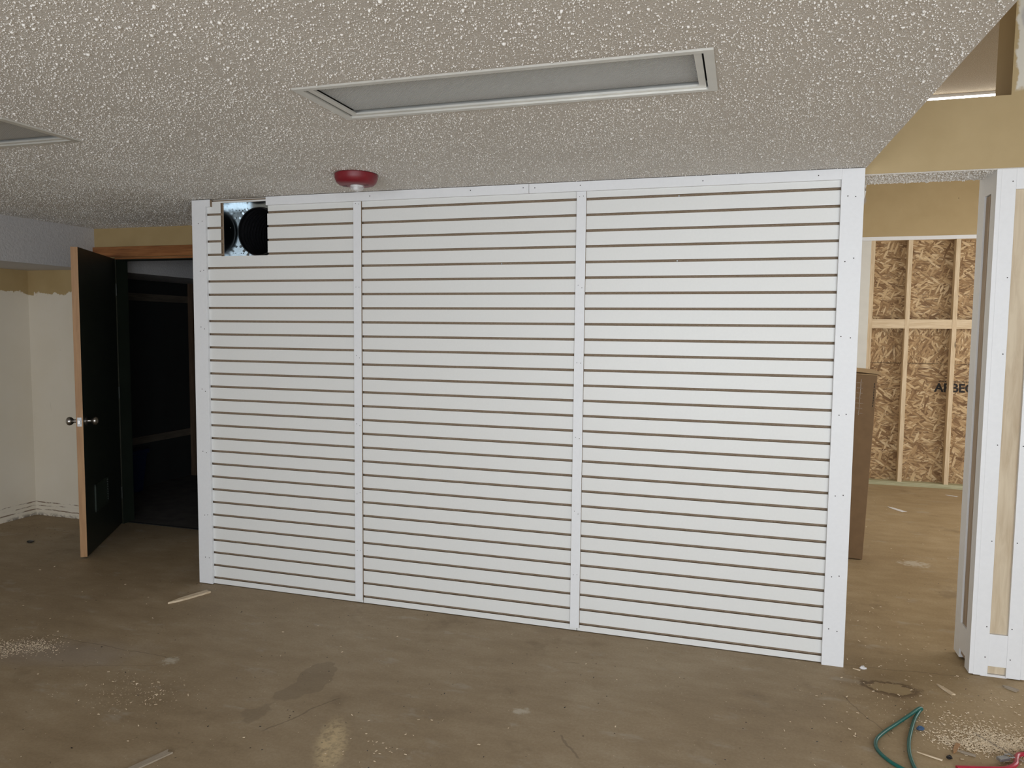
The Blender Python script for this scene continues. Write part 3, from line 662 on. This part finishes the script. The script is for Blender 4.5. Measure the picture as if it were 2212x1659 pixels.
# casing on the room side and the painted jamb
struct(bx('trim_7', 'casing', -2.800, -1.62, RY - 0.018, RY, 2.043, 2.120, bevel=0.003), 'reddish brown wooden casing over the dark doorway', 'trim')
struct(MB().box(DX0, DX0 + 0.02, RY, RY + 0.11, 0, DH).box(DX0 + 0.02, DX1, RY + 0.004, RY + 0.11, DH - 0.016, DH).box(DX1 - 0.02, DX1, RY, RY + 0.11, 0, DH).build('trim_8', 'door'), 'dark green door jamb around the doorway', 'trim')
struct(bx('trim_9', 'casing', DX0 + 0.02, -1.62, RY - 0.012, RY + 0.003, 2.026, 2.040), 'thin brown lip under the door casing', 'trim')
struct(bx('trim_10', 'dark', DX0, DX1, RY + 0.045, RY + 0.075, -0.002, 0.003), 'dark gap across the floor at the doorway', 'trim')

# blue tote in the closet
r = tag(empty('storage_tote', (-3.40, 1.58, 0.003)), 'blue plastic storage tote standing in the dark closet', 'tote')
m = MB(); v0 = [(0.015, -0.20, 0.002), (0.115, -0.20, 0.002), (0.115, 0.29, 0.002), (0.015, 0.29, 0.002)]; v1 = [(0.0, -0.22, 0.37), (0.14, -0.22, 0.37), (0.14, 0.33, 0.37), (0.0, 0.33, 0.37)]
m.v = v0 + v1; m.f = [(0, 3, 2, 1), (4, 5, 6, 7), (0, 1, 5, 4), (1, 2, 6, 5), (2, 3, 7, 6), (3, 0, 4, 7)]; m.mi = [0] * 6
m.build('tub', 'tote', r, bevel=0.006); bx('lid', 'tote', -0.004, 0.150, -0.235, 0.345, 0.355, 0.395, parent=r, bevel=0.006)

# ================================================================== COLUMN
CX0, CX1, CY0, CY1 = 2.994, 3.214, 0.086, 0.340
r = tag(empty('column', ((CX0 + CX1) / 2, (CY0 + CY1) / 2, 0)), 'white boxed column with recessed plywood panels beside the passage', 'column')
ox, oy = (CX0 + CX1) / 2, (CY0 + CY1) / 2
def cb(name, mat, x0, x1, y0, y1, z0, z1, bv=0.0008): return bx(name, mat, x0 - ox, x1 - ox, y0 - oy, y1 - oy, z0, z1, parent=r, bevel=bv)
cb('plywood_core', 'ply', CX0 + 0.022, CX1 - 0.022, CY0 + 0.015, CY1 - 0.015, 0.012, HZ - 0.004, 0)
bt = 0.018
for (a, b) in ((CX0 + bt, 3.068), (3.140, CX1 - bt)):
    for (c, d) in ((CY0, CY0 + bt), (CY1 - bt, CY1)):
        st = cb('stile', 'trim', a, b, c, d, 0.004, HZ - 0.004)
        if c < 0.1:
            me_n = MB().lathe([(0.0026, 0), (0.0026, 0.0008)], (0, 0, 0), 'y', 8).mesh('nail_hole', 'nail')
            for z in (0.09, 0.23, 0.62, 1.05, 1.45, 1.78, 2.19): inst('nail_hole', me_n, st, ((3.055 if a < 3.1 else 3.153) - ox, c - oy - 0.0008, z))
for (c, d) in ((CY0, CY0 + bt), (CY1 - bt, CY1)):
    cb('rail', 'trim', 3.068, 3.140, c, d, 2.157, HZ - 0.004); cb('rail', 'trim', 3.068, 3.140, c + 0.001, d, 0.050, 0.197)
for (a, b) in ((CX0, CX0 + bt), (CX1 - bt, CX1)):
    cb('stile', 'trim', a, b, CY0, 0.155, 0.006, HZ - 0.004); cb('stile', 'trim', a, b, 0.250, CY1, 0.012, HZ - 0.004)
    cb('rail', 'trim', a, b, 0.155, 0.250, 2.153, HZ - 0.004); cb('rail', 'trim', a, b, 0.155, 0.250, 0.055, 0.180)
    cb('plywood_strip', 'ply_core', (a + b) / 2 - 0.001, (a + b) / 2 + 0.012, 0.190, 0.249, 0.03, 2.15, 0)
    cb('plywood_strip', 'ply_core', (a + b) / 2 + 0.004, (a + b) / 2 + 0.013, 0.156, 0.184, 0.03, 2.15, 0)
cb('floor_shim', 'paper', 3.04, 3.145, CY0 + 0.004, CY0 + 0.03, 0.0005, 0.011, 0)

# ================================================================== BACK ROOM WALL: FRAMING AND STRAND BOARD
r = tag(empty('stud_wall', (3.6, BY, 0)), 'open framed wall of pine studs and strand board at the end of the back room', 'framed wall')
def fb(name, mat, x0, x1, y0, y1, z0, z1): return bx(name, mat, x0 - 3.6, x1 - 3.6, y0 - BY, y1 - BY, z0, z1, parent=r)
STUDS = [3.166, 3.502, 3.918, 4.33, 4.74, 5.15, 5.56]
fb('bottom_plate', 'treated', 3.166, 6.0, BY - 0.004, BY + 0.089, 0.0, 0.040)
for x in STUDS: fb('stud', 'pine', x, x + 0.038, BY, BY + 0.088, 0.040, 2.445)
for a, b in zip(STUDS[:-1], STUDS[1:]): fb('blocking', 'pine_x', a + 0.038, b, BY + 0.002, BY + 0.040, 1.578, 1.668)
fb('top_plate', 'pine_x', 3.166, 6.0, BY + 0.012, BY + 0.089, 2.446, 2.480)
OY = BY + 0.089
fb('strand_board_sheet', 'osb', 3.12, 6.0, OY, OY + 0.011, 0.0, 1.229)
fb('strand_board_sheet', 'osb_up', 3.12, 6.0, OY + 0.001, OY + 0.012, 1.233, 1.601)
fb('strand_board_sheet', 'osb', 3.12, 6.0, OY, OY + 0.011, 1.604, 2.48)
struct(bx('wall_light_stop', 'closet', 2.40, 6.2, OY + 0.013, OY + 0.10, 0, 2.6), 'dark board added behind the strand board to stop light at the joints', 'wall')  # added and unseen: keeps sky light from showing through the sheet joints
# printed mill stamp on the lower sheet
def text(body, x, z, size, parent, name='printed_stamp', sx=1.0, y=OY - 0.0008):
    c = bpy.data.curves.new('stamp', 'FONT'); c.body = body; c.size = size; c.offset = size * 0.031; c.extrude = 0.0003
    o = bpy.data.objects.new('stamp', c); COL.objects.link(o)
    dg = bpy.context.evaluated_depsgraph_get(); dg.update(); me = bpy.data.meshes.new_from_object(o.evaluated_get(dg))
    bpy.data.objects.remove(o); me.materials.clear(); me.materials.append(MAT['ink'])
    p = bpy.data.objects.new(name, me); COL.objects.link(p); p.parent = parent
    p.location = (x - 3.6, y - BY, z); p.rotation_euler = (math.radians(90), 0, 0); p.scale = (sx, 1, 1)
    return p
text('ARBEC', 3.812, 0.955, 0.118, r, sx=0.97)['label'] = 'black ARBEC mill stamp printed on the strand board'
m = MB(); x = 3.845
for i in range(22):
    wl = random.uniform(0.006, 0.014); m.box(x - 3.6, x + wl - 3.6, OY - BY - 0.0008, OY - BY, 1.052, 1.061); x += wl + 0.004
m.build('small_print', 'ink', r)
# plasterboard left of the framing and the white strip over it
r2 = struct(bx('wall_drywall', 'drywall', 2.40, 3.166, BY, BY + 0.012, 0, 2.445), 'strip of cream plasterboard beside the first stud in the back room', 'wall')
struct(bx('trim_11', 'trim', 2.40, 6.0, BY - 0.003, BY + 0.012, 2.446, 2.482), 'white cut edge of plasterboard above the studs', 'trim')

# light strip high in the back room, seen through the opening
r = tag(empty('strip_light', (3.2, 2.38, ZH)), 'bright white strip light glimpsed through the high opening', 'strip light')
bx('housing', 'trim', -0.60, 0.60, -0.03, 0.03, -0.020, 0.0, parent=r); bx('tube', 'tube', -0.60, 0.60, -0.024, 0.024, -0.056, -0.020, parent=r, bevel=0.006)

# tall cardboard box leaning behind the passage
r = tag(empty('cardboard_box', (2.790, 1.785, 0.003)), 'tall brown cardboard box standing behind the end of the slatted wall', 'box')
r.rotation_euler = (0.0, math.radians(1.9), 0.0)
bxb = bx('carton', 'card', -0.30, 0.0, 0.0, 0.16, 0.0, 1.252, parent=r, bevel=0.003)
m = MB(); m.quad([(-0.30, -0.004, 1.256), (0.0, -0.004, 1.255), (0.004, 0.15, 1.284), (-0.30, 0.15, 1.298)])
fl = m.build('top_flap', 'card_in', r); sd = fl.modifiers.new('t', 'SOLIDIFY'); sd.thickness = 0.004
m = MB(); m.quad([(-0.16, -0.02, 1.275), (0.024, 0.0, 1.262), (0.028, 0.08, 1.274), (-0.16, 0.06, 1.292)])
fl = m.build('top_flap', 'card_in', r); sd = fl.modifiers.new('t', 'SOLIDIFY'); sd.thickness = 0.004
m = MB()
for k in range(9): m.box(-0.016, -0.012, -0.0008, 0, 1.04 + k * 0.018, 1.04 + k * 0.018 + random.uniform(0.010, 0.016))
m.build('small_print', 'ink', r)
m = MB()
for k in range(7): m.box(-0.115 + random.uniform(-.01, .01), -0.075 + random.uniform(-.01, .01), -0.0007, 0, 0.99 + k * 0.034, 0.992 + k * 0.034)
m.box(-0.098, -0.095, -0.0007, 0, 0.98, 1.22)
m.build('tape', 'tape', r)

# loose white cable end at the passage header
pts = [(2.5065, 0.300, 2.262), (2.507, 0.300, 2.235), (2.5065, 0.300, 2.21), (2.504, 0.300, 2.190), (2.500, 0.300, 2.176), (2.495, 0.300, 2.170)]
tag(MB().tube(pts, 0.0035, 8).build('cable_end', 'cable', smooth=True), 'short white cable end hanging from the header by the slatted wall', 'cable')

# ================================================================== THINGS ON THE FLOOR
def smooth_path(pts, n=10):
    P = [Vector(p) for p in pts]; out = []
    for i in range(len(P) - 1):
        p0, p1, p2, p3 = P[max(i - 1, 0)], P[i], P[i + 1], P[min(i + 2, len(P) - 1)]
        for k in range(n):
            t = k / n
            out.append(0.5 * ((2 * p1) + (-p0 + p2) * t + (2 * p0 - 5 * p1 + 4 * p2 - p3) * t * t + (-p0 + 3 * p1 - 3 * p2 + p3) * t ** 3))
    out.append(P[-1]); return out
hz = 0.0068
hose = [(2.66, -1.30, hz), (2.625, -1.05, hz), (2.603, -0.86, hz), (2.598, -0.75, hz), (2.612, -0.645, hz), (2.640, -0.54, hz), (2.672, -0.44, hz), (2.700, -0.378, hz + .004), (2.712, -0.362, hz + .009), (2.700, -0.372, hz + .014),
        (2.660, -0.425, hz + .010), (2.600, -0.500, hz + .002), (2.535, -0.590, hz), (2.498, -0.660, hz), (2.492, -0.725, hz), (2.518, -0.790, hz), (2.560, -0.835, hz), (2.64, -0.90, hz), (2.72, -0.98, hz)]
tag(MB().tube(smooth_path(hose, 8), 0.0066, 12).build('green_hose', 'hose', smooth=True), 'thin green hose lying in a pinched loop on the floor', 'hose')
r = tag(empty('red_strap', (2.90, -0.70, 0)), 'red hose with a metal buckle at the bottom corner by the sawdust', 'strap')
MB().tube([(a - 2.90, b + 0.70, c) for a, b, c in smooth_path([(2.74, -0.77, 0.008), (2.84, -0.742, 0.008), (2.905, -0.722, 0.009), (2.945, -0.685, 0.010), (2.962, -0.640, 0.008), (2.985, -0.60, 0.007), (3.05, -0.58, 0.007)], 6)], 0.0085, 10).build('hose', 'redhose', r, smooth=True)
q = MB().box(-0.022, 0.022, -0.010, 0.010, 0.0, 0.012).build('buckle', 'steel', r, bevel=0.002); q.location = (0.012, 0.030, 0.012); q.rotation_euler = (0, 0, 0.55)
MB().tube([(0.012, -0.012, 0.015), (0.030, -0.018, 0.015), (0.033, 0.004, 0.015), (0.014, 0.010, 0.015)], 0.002, 6).build('wire_loop', 'steel', q)

def sliver(name, outline, h, loc_, rz, mat, label, cat='wood scrap', group=None):
    m = MB(); n = len(outline)
    m.v = [(x, y, 0.001) for x, y in outline] + [(x, y, 0.001 + h) for x, y in outline]
    m.f = [tuple(range(n))[::-1], tuple(range(n, 2 * n))] + [(i, (i + 1) % n, n + (i + 1) % n, n + i) for i in range(n)]; m.mi = [0] * (n + 2)
    o = m.build(name, mat); o.location = (*loc_, 0); o.rotation_euler = (0, 0, rz)
    return tag(o, label, cat, group)
def strip(L, W, taper=0.5, notch=True):
    a = [(-L / 2, -W * 0.1), (-L / 2 + L * 0.22, -W * 0.42), (0, -W / 2), (L / 2, -W / 2)]
    b = [(L / 2 - L * 0.03, 0.0), (L / 2, W / 2), (0.1 * L, W / 2 * 0.95), (-L * 0.2, W * 0.35)]
    return a + b
def at(a, b): return ((a[0] + b[0]) / 2, (a[1] + b[1]) / 2), math.atan2(b[1] - a[1], b[0] - a[0]), math.hypot(b[0] - a[0], b[1] - a[1])
GRP = 'broken wood strips on the floor'
for (a, b, W, h, mt, lab) in (
    ((-1.022, -0.358), (-0.934, -0.130), 0.040, 0.010, 'chip', 'thin broken wood strip on the floor at the door end of the slatted wall'),
    ((-0.075, -1.86), (0.042, -1.535), 0.030, 0.006, 'chip_grey', 'grey weathered wood strip with a notched end, cut off by the photo bottom'),
    ((2.832, -0.070), (2.876, -0.160), 0.017, 0.006, 'chip', 'pale tapered wood splinter beside the ring stain'),
    ((2.630, -0.690), (2.706, -0.723), 0.006, 0.004, 'chip', 'needle-thin pale splinter inside the loop of green hose'),
    ((2.868, -0.475), (3.00, -0.66), 0.006, 0.004, 'chip_grey', 'long thin grey stick lying across the sawdust heap'),
    ((2.755, -0.66), (2.79, -0.585), 0.014, 0.006, 'door_edge', 'short brown wood scrap at the edge of the sawdust heap'),
    ((2.775, -0.635), (2.83, -0.655), 0.010, 0.006, 'chip_grey', 'twisted grey splinter touching the brown wood scrap'),
    ((3.105, 0.005), (3.15, -0.035), 0.026, 0.006, 'chip_grey', 'grey wood offcut at the foot of the white column'),
    ((2.50, -0.02), (2.53, -0.03), 0.008, 0.004, 'chip', 'tiny pale shaving beside the foot of the wide white trim board')):
    c, an, L = at(a, b); sliver('wood_strip', strip(L, W), h, c, an, mt, lab, 'wood scrap', GRP)
c, an, L = at((3.245, 3.565), (3.345, 3.385)); sliver('paper_strip', strip(L, 0.05), 0.001, c, an, 'paper', 'white paper strip on the back room floor', 'paper')
c, an, L = at((3.86, 4.28), (3.95, 4.22)); sliver('paper_strip', strip(L, 0.035), 0.001, c, an, 'paper', 'small white paper scrap close to the bottom plate of the studs', 'paper')
def lump(name, mat, loc_, s, label, cat):
    bm = bmesh.new(); bmesh.ops.create_icosphere(bm, subdivisions=2, radius=1)
    for v in bm.verts: v.co *= 1 + random.uniform(-0.28, 0.28)
    for v in bm.verts: v.co = Vector((v.co.x * s[0], v.co.y * s[1], max(v.co.z, -0.6) * s[2] + 0.6 * s[2] + 0.0005))
    me = bpy.data.meshes.new(name); bm.to_mesh(me); bm.free(); me.materials.append(MAT[mat])
    o = bpy.data.objects.new(name, me); COL.objects.link(o); o.location = (*loc_, 0); return tag(o, label, cat)
lump('plastic_scrap', 'bluebit', (2.678, -0.512), (0.013, 0.010, 0.009), 'small dark blue lump of plastic beside the green hose', 'plastic scrap')
lump('rubber_scrap', 'blackbit', (-2.79, 0.30), (0.026, 0.020, 0.008), 'flat black scrap on the floor in front of the cream wall', 'rubber scrap')
lump('knot_of_wood', 'blackbit', (2.735, -0.695), (0.010, 0.008, 0.007), 'dark curled wood knot below the sawdust heap', 'wood scrap')
lump('crumpled_wrapper', 'paper', (2.545, -0.005), (0.016, 0.010, 0.008), 'crumpled pale wrapper by the ring stain on the floor', 'wrapper')
lump('wood_shaving_curl', 'chip', (2.925, -0.655), (0.014, 0.008, 0.007), 'curled pale wood shaving beside the metal buckle', 'wood scrap')

def chips(name, mat, pts, smin, smax, label, aspect=(0.16, 0.6), curl=0.35):
    V = []; F = []
    for (x, y) in pts:
        L = random.uniform(smin, smax); W = L * random.uniform(*aspect); H = max(0.0006, L * random.uniform(0.08, 0.3)); a = random.uniform(0, 6.283); z = random.uniform(0.0002, 0.002)
        ca, sa = math.cos(a), math.sin(a); b = len(V); tl = random.uniform(-curl, curl) * L * 0.5
        for zz in (0, H):
            for (u, v, t) in ((-L / 2, -W / 2, -1), (L / 2, -W / 2 * 0.7, 1), (L / 2, W / 2 * 0.7, 1), (-L / 2, W / 2, -1)):
                V.append((x + u * ca - v * sa, y + u * sa + v * ca, z + zz + abs(tl) + t * tl))
        F += [tuple(b + i for i in q) for q in ((0, 3, 2, 1), (4, 5, 6, 7), (0, 1, 5, 4), (1, 2, 6, 5), (2, 3, 7, 6), (3, 0, 4, 7))]
    me = bpy.data.meshes.new(name); me.from_pydata(V, [], F); me.materials.append(MAT[mat]); me.update()
    o = bpy.data.objects.new(name, me); COL.objects.link(o); return tag(o, label, 'wood chips', kind='stuff')
def gauss(n, cx, cy, sx, sy, an=0.0):
    out = []
    for _ in range(n):
        u, v = random.gauss(0, sx), random.gauss(0, sy); out.append((cx + u * math.cos(an) - v * math.sin(an), cy + u * math.sin(an) + v * math.cos(an)))
    return out
chips('sawdust_heap', 'saw', gauss(2000, 2.99, -0.53, 0.13, 0.070, -0.35) + gauss(420, 2.78, -0.575, 0.045, 0.025, -0.2) + gauss(1400, 2.92, -0.54, 0.065, 0.042), 0.0025, 0.009, 'heap of pale sawdust and shavings beside the green hose')
chips('sawdust_heap', 'saw', gauss(900, -1.31, -1.06, 0.10, 0.060, 0.5) + gauss(260, -1.20, -1.00, 0.05, 0.03), 0.002, 0.006, 'patch of sawdust at the photo edge in front of the open door')
sp = gauss(190, 2.85, -0.30, 0.30, 0.22) + gauss(40, -0.40, -1.24, 0.15, 0.10) + gauss(16, -0.33, -1.24, 0.05, 0.03) + gauss(26, 0.72, -1.28, 0.08, 0.10)
sp = [p for p in sp if not (2.98 < p[0] < 3.23 and 0.06 < p[1] < 0.36)]
sp += [(x, y) for x, y in ((random.uniform(-2.6, 3.3), random.uniform(-1.9, 0.0)) for _ in range(130)) if not y > -0.03]
sp += [(random.uniform(2.5, 2.95), random.uniform(0.0, 1.2)) for _ in range(70)]
chips('scattered_chips', 'chip', sp, 0.003, 0.011, 'pale wood chips scattered over the bare concrete before the slatted wall')
chips('scattered_chips', 'chip', [(random.uniform(2.85, 4.6), random.uniform(1.25, 4.4)) for _ in range(70)], 0.003, 0.011, 'pale wood chips scattered over the back room floor')
chips('fine_dust', 'saw', [(random.uniform(-2.4, 3.2), random.uniform(-1.9, -0.03)) for _ in range(700)] + gauss(300, 2.8, -0.35, 0.35, 0.2)[:260] + gauss(260, -0.42, -1.22, 0.14, 0.09), 0.0013, 0.003, 'fine light specks of dust over the concrete floor')
chips('dark_grit', 'blackbit', [(random.uniform(-2.6, 3.2), random.uniform(-1.9, -0.03)) for _ in range(260)] + gauss(80, -2.9, 0.6, 0.3, 0.18), 0.003, 0.007, 'dark grit scattered over the concrete floor')
bpy.context.view_layer.update()
